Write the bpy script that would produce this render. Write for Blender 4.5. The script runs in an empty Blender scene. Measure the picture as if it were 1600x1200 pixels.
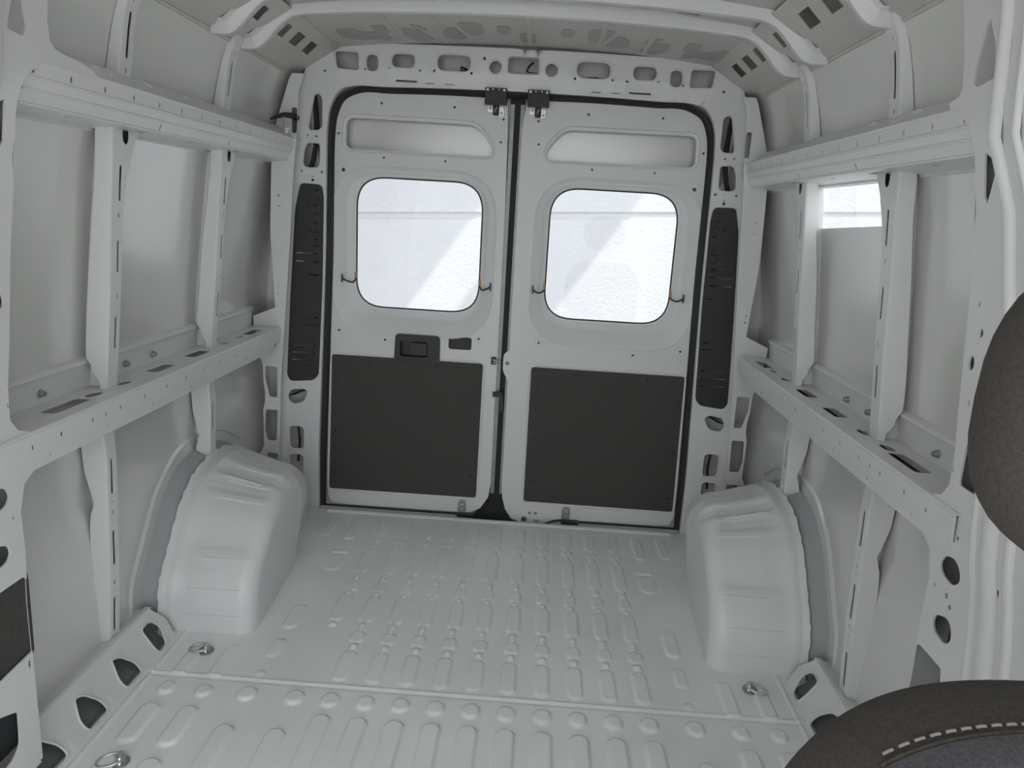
import bpy, bmesh, math, random
import numpy as np
from mathutils import Vector, Matrix, geometry
random.seed(7)
C = bpy.context.scene.collection
PI = math.pi

# ------------------------------------------------------------------ camera, world, sun, exposure
CAM = (0.115, 0.0, 1.328); YAW, PIT, ROL = -0.02988, -0.23366, 0.05857
fw = Vector((math.sin(YAW)*math.cos(PIT), math.cos(YAW)*math.cos(PIT), math.sin(PIT)))
rt0 = Vector((math.cos(YAW), -math.sin(YAW), 0)); up0 = rt0.cross(fw)
rt = rt0*math.cos(ROL) + up0*math.sin(ROL); up = up0*math.cos(ROL) - rt0*math.sin(ROL)
cd = bpy.data.cameras.new('camera'); cam = bpy.data.objects.new('camera', cd); C.objects.link(cam)
cam.matrix_world = Matrix(((rt.x, up.x, -fw.x, CAM[0]), (rt.y, up.y, -fw.y, CAM[1]), (rt.z, up.z, -fw.z, CAM[2]), (0, 0, 0, 1)))
cd.sensor_fit = 'HORIZONTAL'; cd.sensor_width = 36.0; cd.lens = 36.0*1116.08/1600; cd.clip_start = 0.02
bpy.context.scene.camera = cam
w = bpy.data.worlds.new('sky'); bpy.context.scene.world = w; w.use_nodes = True
bg = w.node_tree.nodes['Background']; bg.inputs[0].default_value = (0.93, 0.955, 1.0, 1); bg.inputs[1].default_value = 1.25
SUN = Vector((0.20, 0.42, -0.88)).normalized()
sd = bpy.data.lights.new('sun', 'SUN'); sd.energy = 1.6; sd.angle = math.radians(0.5); sd.color = (1, 0.97, 0.92)
so = bpy.data.objects.new('sun', sd); C.objects.link(so); so.rotation_euler = SUN.to_track_quat('-Z', 'Y').to_euler()
vs = bpy.context.scene.view_settings
vs.view_transform = 'Standard'; vs.look = 'None'; vs.exposure = 0.84; vs.gamma = 1.0; vs.use_curve_mapping = False

# ------------------------------------------------------------------ materials
def mat(name, col, rough=0.5, metal=0.0, noise=0.0, nscale=8.0, bump=0.0, bscale=60.0, ior=1.5, bdist=0.002):
    m = bpy.data.materials.new(name); m.use_nodes = True; nt = m.node_tree; b = nt.nodes['Principled BSDF']
    b.inputs['Base Color'].default_value = (*col, 1); b.inputs['Roughness'].default_value = rough
    b.inputs['Metallic'].default_value = metal; b.inputs['IOR'].default_value = ior
    tc = nt.nodes.new('ShaderNodeTexCoord')
    if noise:
        n = nt.nodes.new('ShaderNodeTexNoise'); n.inputs['Scale'].default_value = nscale; n.inputs['Detail'].default_value = 5
        nt.links.new(tc.outputs['Object'], n.inputs['Vector'])
        r = nt.nodes.new('ShaderNodeValToRGB'); r.color_ramp.elements[0].position = 0.3; r.color_ramp.elements[1].position = 0.7
        r.color_ramp.elements[0].color = (*[c*(1-noise) for c in col], 1); r.color_ramp.elements[1].color = (*[min(1, c*(1+noise)) for c in col], 1)
        nt.links.new(n.outputs['Fac'], r.inputs['Fac']); nt.links.new(r.outputs['Color'], b.inputs['Base Color'])
    if bump:
        n2 = nt.nodes.new('ShaderNodeTexNoise'); n2.inputs['Scale'].default_value = bscale; n2.inputs['Detail'].default_value = 4
        nt.links.new(tc.outputs['Object'], n2.inputs['Vector'])
        bp = nt.nodes.new('ShaderNodeBump'); bp.inputs['Strength'].default_value = bump; bp.inputs['Distance'].default_value = bdist
        nt.links.new(n2.outputs['Fac'], bp.inputs['Height']); nt.links.new(bp.outputs['Normal'], b.inputs['Normal'])
    return m
M = dict(
    paint=mat('satin_white_paint', (0.74, 0.745, 0.74), 0.36, noise=0.02, nscale=2.5, bump=0.05, bscale=300, bdist=0.0006, ior=1.55),
    skin=mat('panel_paint', (0.68, 0.685, 0.655), 0.21, noise=0.02, nscale=2.0, bump=0.04, bscale=400, bdist=0.0005, ior=2.4),
    roof=mat('roof_primer', (0.57, 0.565, 0.53), 0.45, noise=0.04, nscale=5),
    floor=mat('floor_paint', (0.87, 0.89, 0.885), 0.33, noise=0.045, nscale=3.0, bump=0.05, bscale=220, bdist=0.0008),
    pad=mat('patch_grey', (0.40, 0.41, 0.385), 0.5, noise=0.05, nscale=12),
    shade_dark=mat('cavity_shade_dark', (0.09, 0.10, 0.105), 0.6, noise=0.1, nscale=20),  # near-black colour standing in for shade inside the cavities
    sillgrey=mat('sill_shade', (0.15, 0.165, 0.16), 0.6, noise=0.15, nscale=9),  # dark grey with the shade behind the sill holes painted in
    gap=mat('gap_shade_grey', (0.40, 0.415, 0.42), 0.6),  # darker grey, shade painted into the wheel arch gap
    board=mat('dark_hardboard', (0.060, 0.058, 0.052), 0.75, noise=0.18, nscale=150, bump=0.3, bscale=350),
    plastic=mat('black_plastic', (0.028, 0.028, 0.028), 0.5, bump=0.2, bscale=500),
    rubber=mat('seal_rubber', (0.022, 0.022, 0.024), 0.7),
    black=mat('black_metal', (0.02, 0.02, 0.021), 0.45),
    zinc=mat('zinc_steel', (0.62, 0.62, 0.6), 0.35, metal=0.9, noise=0.1, nscale=40),
    dull=mat('dull_steel', (0.33, 0.34, 0.33), 0.45, metal=0.6, noise=0.1, nscale=60),
    wire=mat('cable_sheath', (0.018, 0.018, 0.02), 0.6),
    foil=mat('foil_tape', (0.7, 0.68, 0.62), 0.3, metal=0.5),
    copper=mat('amber_contact', (0.45, 0.25, 0.1), 0.4, metal=0.3),
    fabric=mat('seat_fabric', (0.050, 0.044, 0.038), 0.95, noise=0.25, nscale=300, bump=0.5, bscale=900, bdist=0.001),
    insert=mat('seat_insert_fabric', (0.062, 0.058, 0.062), 0.95, noise=0.3, nscale=400, bump=0.6, bscale=700, bdist=0.001),
    thread=mat('pale_thread', (0.30, 0.27, 0.23), 0.8),
    stucco=mat('white_wall_paint', (0.58, 0.565, 0.60), 0.8, noise=0.02, nscale=4, bump=0.6, bscale=45, bdist=0.012),
    ground=mat('concrete', (0.45, 0.44, 0.42), 0.9, noise=0.1, nscale=6),
    occluder=mat('occluder_metal', (0.7, 0.7, 0.7), 0.6),
)
def glass():
    m = bpy.data.materials.new('clear_glass'); m.use_nodes = True; nt = m.node_tree; nt.nodes.clear()
    o = nt.nodes.new('ShaderNodeOutputMaterial'); mx = nt.nodes.new('ShaderNodeMixShader')
    t = nt.nodes.new('ShaderNodeBsdfTransparent'); t.inputs[0].default_value = (0.93, 0.96, 0.95, 1)
    g = nt.nodes.new('ShaderNodeBsdfGlossy'); g.inputs['Roughness'].default_value = 0.02
    f = nt.nodes.new('ShaderNodeFresnel'); f.inputs[0].default_value = 1.45
    ge = nt.nodes.new('ShaderNodeNewGeometry'); iv = nt.nodes.new('ShaderNodeMath'); iv.operation = 'SUBTRACT'; iv.inputs[0].default_value = 1
    nt.links.new(ge.outputs['Backfacing'], iv.inputs[1]); ml = nt.nodes.new('ShaderNodeMath'); ml.operation = 'MULTIPLY'
    nt.links.new(f.outputs[0], ml.inputs[0]); nt.links.new(iv.outputs[0], ml.inputs[1]); nt.links.new(ml.outputs[0], mx.inputs[0]); nt.links.new(t.outputs[0], mx.inputs[1]); nt.links.new(g.outputs[0], mx.inputs[2])
    nt.links.new(mx.outputs[0], o.inputs[0]); return m
M['glass'] = glass()

# ------------------------------------------------------------------ helpers
def tag(o, label=None, category=None, group=None, kind=None):
    for k, v in (('label', label), ('category', category), ('group', group), ('kind', kind)):
        if v: o[k] = v
    return o
def empty(name, loc=(0, 0, 0), **kw):
    o = bpy.data.objects.new(name, None); C.objects.link(o); o.location = loc; o.empty_display_size = 0.05
    return tag(o, **kw)
class G:
    """collects geometry (world coordinates), links it as one mesh object"""
    def __init__(s): s.v = []; s.f = []
    def add(s, v, f):
        n = len(s.v); s.v += [tuple(p) for p in v]; s.f += [tuple(i+n for i in q) for q in f]; return s
    def box(s, a, b):
        (x0, y0, z0), (x1, y1, z1) = a, b
        return s.add([(x0, y0, z0), (x1, y0, z0), (x1, y1, z0), (x0, y1, z0), (x0, y0, z1), (x1, y0, z1), (x1, y1, z1), (x0, y1, z1)],
                     [(0, 3, 2, 1), (4, 5, 6, 7), (0, 1, 5, 4), (1, 2, 6, 5), (2, 3, 7, 6), (3, 0, 4, 7)])
    def loft(s, rings, closed=True, caps=False):
        n = len(rings[0]); v = [p for r in rings for p in r]; f = []
        for i in range(len(rings)-1):
            for j in range(n if closed else n-1):
                k = (j+1) % n; f.append((i*n+j, i*n+k, (i+1)*n+k, (i+1)*n+j))
        if caps: f += [tuple(range(n))[::-1], tuple(range((len(rings)-1)*n, len(rings)*n))]
        return s.add(v, f)
    def tube(s, pts, r, n=10, closed=False, flat=None):
        P = [Vector(p) for p in pts]; m = len(P); rings = []; prev = None
        for i in range(m):
            a = P[i-1] if (i or closed) else P[0]; b = P[(i+1) % m] if (i < m-1 or closed) else P[-1]
            t = (b-a).normalized()
            if prev is None:
                u = t.cross(Vector((0, 0, 1)));
                if u.length < 1e-3: u = t.cross(Vector((1, 0, 0)))
                u.normalize()
            else: u = (prev - t*prev.dot(t)).normalized()
            prev = u; q = t.cross(u); rr = r[i] if isinstance(r, (list, tuple)) else r
            rings.append([P[i] + (u*math.cos(2*PI*k/n) + q*math.sin(2*PI*k/n))*rr for k in range(n)])
        if closed: rings.append(rings[0]); return s.loft(rings)
        return s.loft(rings, caps=True)
    def cyl(s, c, ax, r, h, n=16, r2=None):
        ax = Vector(ax).normalized(); c = Vector(c); u = ax.orthogonal().normalized(); q = ax.cross(u); r2 = r if r2 is None else r2
        R = [[c + ax*hh + (u*math.cos(2*PI*k/n) + q*math.sin(2*PI*k/n))*rr for k in range(n)] for hh, rr in ((0, r), (h, r2))]
        return s.loft(R, caps=True)
    def plate(s, outline, holes=(), t=0.003, fn=None, grid=0.0):
        """2-D polygon with holes -> sheet of thickness t, mapped by fn(u, v, w)"""
        loops = [list(outline)] + [list(h) for h in holes]
        pts = []; edges = []; L = []
        for lp in loops:
            if grid:
                q = []
                for i in range(len(lp)):
                    a, b = lp[i], lp[(i+1) % len(lp)]; d = math.dist(a, b); k = max(1, int(d/grid))
                    q += [(a[0]+(b[0]-a[0])*j/k, a[1]+(b[1]-a[1])*j/k) for j in range(k)]
                lp = q
            n = len(pts); pts += lp; edges += [(n+i, n+(i+1) % len(lp)) for i in range(len(lp))]; L.append(lp)
        def inside(p, lp):
            c = False; x, y = p; j = len(lp)-1
            for i in range(len(lp)):
                xi, yi = lp[i]; xj, yj = lp[j]
                if (yi > y) != (yj > y) and x < (xj-xi)*(y-yi)/(yj-yi)+xi: c = not c
                j = i
            return c
        def ok(p): return inside(p, L[0]) and not any(inside(p, h) for h in L[1:])
        if grid:
            xs = [p[0] for p in L[0]]; ys = [p[1] for p in L[0]]; x = min(xs)+grid/2
            while x < max(xs):
                y = min(ys)+grid/2
                while y < max(ys):
                    if ok((x, y)): pts.append((x, y))
                    y += grid
                x += grid
        V, E, F, _, _, _ = geometry.delaunay_2d_cdt([Vector(p) for p in pts], edges, [], 0, 1e-6)
        tri = []
        for f in F:
            c = (sum(V[i].x for i in f)/3, sum(V[i].y for i in f)/3)
            if ok(c):
                a, b, d = (V[i] for i in f[:3])
                tri.append(tuple(f) if (b-a).cross(d-a) > 0 else tuple(f)[::-1])
        used = sorted({i for f in tri for i in f}); ix = {k: i for i, k in enumerate(used)}; n = len(used)
        tri = [tuple(ix[i] for i in f) for f in tri]; P = [V[i] for i in used]
        cnt = {}
        for f in tri:
            for i in range(3):
                cnt[(f[i], f[(i+1) % 3])] = 1
        side = [(a, a+n, b+n, b) for (a, b) in cnt if (b, a) not in cnt]
        v = [fn(p.x, p.y, t/2) for p in P] + [fn(p.x, p.y, -t/2) for p in P]
        return s.add(v, tri + [tuple(i+n for i in f[::-1]) for f in tri] + [q[::-1] for q in side])
    def build(s, name, m, parent=None, smooth=35, bevel=0.0, **kw):
        me = bpy.data.meshes.new(name); me.from_pydata(s.v, [], s.f); me.update()
        bm = bmesh.new(); bm.from_mesh(me); bmesh.ops.recalc_face_normals(bm, faces=bm.faces); bm.to_mesh(me); bm.free()
        me.materials.append(M[m] if isinstance(m, str) else m)
        o = bpy.data.objects.new(name, me); C.objects.link(o)
        if smooth: me.shade_smooth(); me.set_sharp_from_angle(angle=math.radians(smooth))
        if bevel:
            b = o.modifiers.new('bevel', 'BEVEL'); b.width = bevel; b.segments = 2; b.limit_method = 'ANGLE'; b.angle_limit = math.radians(40)
        if parent is None and s.v:
            a = np.array(s.v); c = Vector(((a[:, 0].min()+a[:, 0].max())/2, (a[:, 1].min()+a[:, 1].max())/2, a[:, 2].min()))
            me.transform(Matrix.Translation(-c)); o.location = c
        elif parent is not None:
            o.parent = parent; o.matrix_parent_inverse = Matrix.Translation(-parent.location)
            if parent.parent is not None: o.matrix_parent_inverse = (Matrix.Translation(parent.location) if 0 else Matrix()) @ world_inv(parent)
        return tag(o, **kw)
def world_inv(p):
    m = Matrix()
    while p is not None:
        m = p.matrix_parent_inverse @ Matrix.Translation(p.location) @ m if p.parent else Matrix.Translation(p.location) @ m
        p = p.parent
    return m.inverted()
def rp(pts, r, n=5):
    """round the corners of a polygon"""
    out = []; N = len(pts)
    for i in range(N):
        p = Vector(pts[i]); a = Vector(pts[i-1])-p; b = Vector(pts[(i+1) % N])-p
        rr = r[i] if isinstance(r, (list, tuple)) else r
        d = min(rr, a.length*0.49, b.length*0.49)
        if d < 1e-5: out.append(tuple(p)); continue
        p0 = p+a.normalized()*d; p1 = p+b.normalized()*d
        for k in range(n+1):
            t = k/n; out.append(tuple(p0*(1-t)**2 + p*2*t*(1-t) + p1*t*t))
    return out
def rect(x0, y0, x1, y1, r=0.0, n=5):
    q = [(x0, y0), (x1, y0), (x1, y1), (x0, y1)]
    return rp(q, r, n) if r else q
def circ(x, y, r, n=12, ry=None):
    ry = ry or r
    return [(x+r*math.cos(2*PI*k/n), y+ry*math.sin(2*PI*k/n)) for k in range(n)]
def dot(x, y, r=0.004): return circ(x, y, r*1.25, 8)
def mirx(h): return [(-x, y) for x, y in h]
def lerp(tab, z):
    if z <= tab[0][0]: return tab[0][1]
    for (a, x), (b, y) in zip(tab, tab[1:]):
        if z <= b: return x+(y-x)*(z-a)/(b-a)
    return tab[-1][1]
def resample(lp, n):
    P = [Vector(p) for p in lp]; d = [0]
    for i in range(len(P)): d.append(d[-1]+(P[(i+1) % len(P)]-P[i]).length)
    out = []; j = 0
    for k in range(n):
        s = d[-1]*k/n
        while d[j+1] < s: j += 1
        a, b = P[j], P[(j+1) % len(P)]; out.append(a+(b-a)*((s-d[j])/max(1e-9, d[j+1]-d[j])))
    return out

# profiles of the side walls: x against z
SK = [(0, 1.045), (0.1, 1.047), (0.5, 1.058), (0.75, 1.066), (0.92, 1.064), (1.05, 1.05), (1.27, 1.022), (1.44, 0.998), (1.5, 0.987), (1.6, 0.960), (1.7, 0.938), (1.75, 0.923), (1.80, 0.902), (1.83, 0.884), (1.86, 0.862)]
CR = [(0.1, 1.022), (0.32, 1.006), (0.63, 0.992), (0.83, 0.998), (1.05, 0.974), (1.27, 0.955), (1.40, 0.941), (1.48, 0.935)]
CU = [(1.58, 0.929), (1.606, 0.924), (1.70, 0.910), (1.748, 0.900), (1.785, 0.888), (1.81, 0.872)]
skin = lambda z: lerp(SK, z)
xz = lambda x0: None
def smoothprof(tab, z):
    return (lerp(tab, z-0.02)+lerp(tab, z)+lerp(tab, z+0.02))/3

# ------------------------------------------------------------------ outside: white building wall, ground, canopy boards added out of view to shade it
mu = Vector((6.0, 0, 0))
SEAM = lambda x: 1.337+0.0567*x          # the seam of the outside wall as seen past the leaning van
g = G()
def wallband(z0, z1, y):
    P = [(-4.5, z0(-4.5)), (6.5, z0(6.5)), (6.5, z1(6.5)), (-4.5, z1(-4.5))]
    g.plate(P, t=0.05, fn=lambda u, v, w: (u, y-w, v))
for k in range(-2, 4):
    base = lambda x, k=k: SEAM(x)+k*1.15
    wallband(lambda x: base(x)+0.012, lambda x: base(x)+1.15-0.045, 6.0)
    wallband(lambda x: base(x)-0.05, lambda x: base(x)+0.015, 6.018)
g.build('wall_outside', 'stucco', smooth=0, kind='structure', label='bright white textured building wall seen through the rear windows', category='wall')
G().box((-9, -6, -0.75), (9, 6.2, -0.70)).build('ground', 'ground', smooth=0, kind='structure', label='concrete ground outside beneath the van', category='ground')
dd = Vector((0.667, 1.0)).normalized()
def occluder(pa, off0, off1, z):
    q = [Vector((pa[0]+off0, 0, pa[1])), Vector((pa[0]+off1, 0, pa[1]))]
    e = Vector((dd.x, 0, dd.y))
    pts = [q[0]-e*2.6, q[1]-e*2.6, q[1]+e*2.6, q[0]+e*2.6]
    pts = [Vector((p.x, 6.0, p.z)) - SUN*3.2 for p in pts]
    n = Vector((0, 1, 0))*0.03
    return G().add([p-n for p in pts]+[p+n for p in pts], [(0, 1, 2, 3), (7, 6, 5, 4), (0, 4, 5, 1), (1, 5, 6, 2), (2, 6, 7, 3), (3, 7, 4, 0)])
occluder((-0.377, 1.436), -3.4, 0.0, 0).build('occluder_board', 'occluder', smooth=0, label='wide slanting canopy board added out of view to shade the left of the white wall', category='occluder')
occluder((-0.377, 1.436), 0.52, 1.21, 0).build('occluder_board', 'occluder', smooth=0, label='narrow slanting canopy board added out of view to shade the middle of the white wall', category='occluder')

# ------------------------------------------------------------------ floor with pressed ribs
def floor_mesh():
    xs = np.arange(-1.06, 1.0601, 0.004); ys = np.concatenate([np.arange(-0.3, 1.3, 0.05), np.arange(1.3, 2.99, 0.0045)])
    X, Y = np.meshgrid(xs, ys); H = np.zeros_like(X)
    def sm(d, e): return np.clip(0.5-d/e, 0, 1)**2*(3-2*np.clip(0.5-d/e, 0, 1))
    def cap(cx, y0, y1, r, h, e=0.007, box=False):
        nonlocal H
        if box: d = np.maximum(np.abs(X-cx)-r, np.abs(Y-(y0+y1)/2)-(y1-y0)/2)
        else:
            yy = np.clip(Y, y0+r, y1-r); d = np.hypot(X-cx, Y-yy)-r
        H = np.maximum(H, h*sm(d, e))
    cols = [-0.482+0.0973*k for k in range(11)]
    for i, cx in enumerate(cols):
        edge = i in (0, 10)
        cap(cx, 1.02, 1.56 if i == 0 else 1.625, 0.024, 0.009)
        cap(cx, 1.660, 1.714, 0.0225, 0.008)
        if i: cap(cx-0.002, 1.772, 1.915, 0.021, 0.0055)
        segs = [(1.925, 1.955, .009), (1.96, 2.02, .021), (2.02, 2.075, .009), (2.075, 2.235, .0215), (2.235, 2.262, .010), (2.262, 2.335, .019), (2.335, 2.40, .010), (2.395, 2.60, .021), (2.60, 2.64, .009), (2.64, 2.695, .019), (2.705, 2.865, .021)]
        for a, b, r in segs:
            if i == 0 and a < 2.05: continue
            cap(cx, a, b, r, 0.0055, box=r < .012)
        for yy in (1.94, 2.05, 2.247, 2.353, 2.604, 2.70):
            if i == 0 and yy < 2.04: continue
            cap(cx, yy-0.010, yy+0.010, 0.010, 0.008)
    for cx in (-0.615, 0.615):
        cap(cx, 1.05, 1.56, 0.024, 0.009); cap(cx, 1.660, 1.714, 0.0225, 0.008); cap(cx, 2.01, 2.15, 0.022, 0.006)
        cap(cx, 1.762, 1.79, 0.012, 0.005); cap(cx, 1.86, 1.95, 0.018, 0.004)
    for cx in (-0.737, 0.737, -0.84, 0.84):
        cap(cx, 1.2, 1.43, 0.024, 0.009); cap(cx, 1.475, 1.62, 0.023, 0.008); cap(cx, 1.662, 1.708, 0.02, 0.008); cap(cx, 1.74, 1.90, 0.02, 0.005)
    for cx in (-0.595, 0.595):
        cap(cx, 2.40, 2.52, 0.03, 0.003); cap(cx, 2.54, 2.56, 0.03, 0.004, box=True); cap(cx, 2.66, 2.86, 0.02, 0.005)
    cap(-0.70, 2.68, 2.86, 0.02, 0.004); cap(0.70, 2.68, 2.86, 0.02, 0.004)
    H += 0.0035*sm(np.abs(Y-1.752)-0.004, 0.006)*(np.abs(X) < 0.93)          # welded seam
    H -= 0.0030*sm(np.abs(Y-1.742)-0.003, 0.006)*(np.abs(X) < 0.93)
    H += 0.007*sm(np.abs(Y-2.925)-0.012, 0.010)*(np.abs(X) < 0.76)           # raised lip at the door step
    H -= 0.040*np.clip((Y-2.948)/0.012, 0, 1)
    rail = 0.004*sm(np.abs(np.abs(X)-0.915)-0.004, 0.008); H += rail
    v = np.stack([X, Y, H], -1).reshape(-1, 3); ny, nx = X.shape
    i = np.arange(ny-1)[:, None]*nx+np.arange(nx-1)[None, :]
    f = np.stack([i, i+1, i+1+nx, i+nx], -1).reshape(-1, 4)
    me = bpy.data.meshes.new('floor'); me.vertices.add(len(v)); me.vertices.foreach_set('co', v.ravel())
    me.loops.add(f.size); me.loops.foreach_set('vertex_index', f.ravel().astype(np.int32))
    me.polygons.add(len(f)); me.polygons.foreach_set('loop_start', np.arange(0, f.size, 4, dtype=np.int32))
    me.polygons.foreach_set('loop_total', np.full(len(f), 4, dtype=np.int32)); me.update(); me.validate()
    me.shade_smooth(); me.materials.append(M['floor'])
    o = bpy.data.objects.new('floor', me); C.objects.link(o); return o
tag(floor_mesh(), 'pale grey painted metal van floor pressed with long rows of ribs', 'floor', kind='structure')

# ------------------------------------------------------------------ side walls
def hs(lp, s): return lp
HOLES_SILL = [(1.514, .094), (1.536, .086), (1.575, .038), (1.580, .003), (1.499, .003), (1.490, .039)]
for s in (-1, 1):
    side = 'left' if s < 0 else 'right'; S_ = 'left' if s < 0 else 'right'
    at = (lambda s: (lambda x, y, z: (s*x, y, z)))(s)
    # outer skin --------------------------------------------------------------------------
    win = rect(1.955, 1.352, 2.42, 1.478, 0.006) if s > 0 else None
    if win:
        win = rp([(1.955, 1.352), (2.40, 1.338), (2.40, 1.476), (1.955, 1.476)], 0.006)
    g = G(); g.plate([(-0.3, -0.02), (3.075, -0.02), (3.075, 1.86), (-0.3, 1.86)], [win] if win else [], t=0.004, grid=0.06,
                     fn=lambda u, v, w: at(smoothprof(SK, v)-w, u, v))
    g.build('wall_'+side, 'skin', smooth=60, kind='structure', label='smooth grey-white outer side panel behind the posts on the %s' % S_, category='wall')
    if win:  # bright patch on the right panel, built as a glazed opening
        W = G(); W.plate(win, t=0.004, fn=lambda u, v, w: at(skin(v)+0.012-w, u, v))
        W.build('glass_strip', 'glass', kind='structure', label='short clear glass pane high in the middle bay of the right wall', category='window')
    # lower ledge rail --------------------------------------------------------------------
    Y0, Y1 = 1.30, 2.865
    slots = [rp([(1.525, .975), (1.685, .975), (1.70, .99), (1.70, 1.008), (1.66, 1.012), (1.53, 1.012)], 0.012)]
    slots = [rect(1.535, 0.975, 1.675, 1.015, 0.014), circ(1.714, 0.996, 0.030, 14, 0.015), circ(1.844, 0.994, 0.030, 14, 0.014),
             rect(1.985, 0.975, 2.095, 1.014, 0.012), rect(2.212, 0.975, 2.325, 1.014, 0.012), circ(2.465, 0.992, 0.028, 14, 0.013),
             circ(2.60, 0.992, 0.030, 12, 0.010), rect(2.655, 0.975, 2.785, 1.012, 0.010)]
    g = G()
    g.plate([(Y0, 0.938), (Y1, 0.938), (Y1, 1.062), (Y0, 1.062)], slots, t=0.003, fn=lambda u, v, w: at(v, u, 0.82+w))
    dots = [circ(1.493+0.1152*k, 0.789, 0.0045, 8, 0.007) for k in range(11)] + [circ(1.66, 0.789, 0.004, 8, 0.007), circ(2.43, 0.789, 0.004, 8, 0.007), circ(1.40, 0.788, 0.004, 8, 0.006)]
    g.plate([(Y0, 0.762), (Y1, 0.762), (Y1, 0.815), (Y0, 0.815)], dots, t=0.003, fn=lambda u, v, w: at(0.934+w+(0.82-v)*0.06, u, v))
    g.loft([[at(0.9345, y, 0.814), at(0.9352, y, 0.818), at(0.938, y, 0.8205), at(0.941, y, 0.8215)] for y in (Y0, Y1)], closed=False)
    dots = [circ(1.46+0.215*k, 0.752, 0.003, 8, 0.005) for k in range(7)]
    g.plate([(Y0, 0.733), (2.80, 0.733), (2.82, 0.764), (Y0, 0.764)], dots, t=0.003, fn=lambda u, v, w: at(0.9405+w+(0.764-v)*0.15, u, v))
    # riser behind the ledge up to the window sill step
    g.loft([[at(1.058, y, 0.819), at(1.052, y, 0.872), at(1.048, y, 0.884), at(1.044, y, 0.888), at(1.044, y, 0.894), at(1.05, y, 0.899), at(1.066, y, 0.903)] for y in (Y0, 2.0, Y1)], closed=False)
    led = g.build('side_ledge', 'paint', smooth=40, label='long slotted metal ledge at waist height along the %s wall' % S_, category='ledge')
    d_ = G(); d_.loft([[at(.950, y, .745), at(.955, y, .802), at(.957, y, .806)] for y in (1.30, 2.85)], closed=False); d_.build('cavity_shade', 'shade_dark', led, label='dark sheet with painted-in shade behind the holes')  # dark sheet added behind the ledge holes to deepen their shade
    d_ = G(); d_.plate([(1.46, .958), (2.82, .958), (2.82, 1.05), (1.46, 1.05)], t=.002, fn=lambda u, v, w: at(v, u, .785+w)); d_.build('slot_shade', 'shade_dark', led, label='dark sheet with painted-in shade under the slots')  # dark sheet below the slots, cavity shade put into its colour
    for k, y in enumerate((1.478, 1.60, 1.955, 2.10)):
        G().cyl(at(1.053, y, 0.848), (-s, 0, 0), 0.010, 0.012, 12, 0.006).build('blind_rivet', 'dull', led, label='grey metal rivet')
    # sill --------------------------------------------------------------------------------
    hl = []
    for k in range(4):
        hl.append(rp([(y+0.162*k-0.162*1, t) for y, t in HOLES_SILL], [.02, .01, .02, .016, .016, .02]))
    hl = [rp([(1.35, .094), (1.374, .086), (1.413, .038), (1.418, .003), (1.337, .003), (1.328, .039)], [.02, .01, .02, .016, .016, .02]),
          rp(HOLES_SILL, [.02, .01, .02, .016, .016, .02]),
          rp([(1.674, .094), (1.697, .086), (1.738, .038), (1.742, .003), (1.665, .003), (1.657, .039)], [.006, .01, .02, .016, .016, .02]),
          rp([(1.822, .093), (1.872, .095), (1.896, .055), (1.872, .002), (1.832, .002), (1.825, .03)], [.015, .02, .02, .016, .016, .02])]
    hl += [rp([(y-.486, t) for y, t in HOLES_SILL], .015)]
    L = math.hypot(.062, .102)
    def sill(u, v, w):
        q = (u-1.457) % 0.162-0.081
        bulge = 0.010*math.exp(-((q)/0.030)**2)*math.exp(-((v-0.062)/0.035)**2) if u < 1.8 else 0
        return at(0.938+0.062*v/L-(w+bulge)*0.85, u, 0.102*v/L+(w+bulge)*0.52)
    g = G(); g.plate([(0.95, -.003), (1.925, -.003), (1.935, .06), (1.90, L), (0.95, L)], hl, t=0.003, fn=sill, grid=0.012)
    g.loft([[at(1.0, y, 0.102), at(1.005, y, 0.107), at(1.018, y, 0.104), at(1.022, y, 0.097), at(1.05, y, 0.092)] for y in (0.95, 1.905)], closed=False)
    for h in hl:
        g.tube([sill(u, v, .0025) for u, v in h], .0028, 6, closed=True)
    g.tube([at(1.0, 0.95, .1035), at(1.0, 1.905, .1035)], .003, 6)
    sl = g.build('sill_rail', 'paint', smooth=40, label='sloping sill rail with triangular cut-outs along the floor edge on the %s' % S_, category='sill')
    d_ = G(); d_.loft([[at(.946, y, .0035), at(.960, y, .0045), at(.990, y, .030), at(1.018, y, .088)] for y in (.96, 1.90)], closed=False); d_.build('cavity_shade', 'sillgrey', sl, label='dark grey sheet with painted-in shade inside the sill')  # dark grey sheet added so the sill holes read as shaded
    for y in (1.457, 1.619, 1.295):
        G().loft([[sill(y-0.018, t, 0.0035), sill(y+0.018, t+.002, 0.0035), sill(y+0.018, t+.002, 0.0015), sill(y-0.018, t, 0.0015)] for t in (0.004, 0.030)], caps=True).build('weld_pad', 'paint', sl, smooth=0, label='flat pale square pad')
    # posts -------------------------------------------------------------------------------
    def post(name, yf, z0, z1, prof, wc, holes, label, group, wfront, cat='post', skinside=True):
        n = max(6, int((z1-z0)/0.02)); Z = [z0+(z1-z0)*i/n for i in range(n+1)]
        root = empty(name, at(lerp(prof, z0), yf, z0), label=label, category=cat, group=group)
        a = G()
        # forward-facing web
        a.loft([[at(lerp(prof, z)+0.004, yf, z), at(wfront(z), yf-0.002, z), at(wfront(z), yf+0.001, z), at(lerp(prof, z)+0.004, yf+0.003, z)] for z in Z], caps=True)
        a.loft([[at(wfront(z)-.016, yf+.026, z), at(skin(z)+.004, yf+.026, z)] for z in Z], closed=False)
        a.build('side_web', 'paint', root, smooth=30)
        c = G()
        out = [(yf+0.003, z) for z in Z] + [(yf+wc(z), z) for z in Z[::-1]]
        c.plate(out, holes, t=0.003, fn=lambda u, v, w: at(lerp(prof, v)-w, u, v), grid=0.03)
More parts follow.
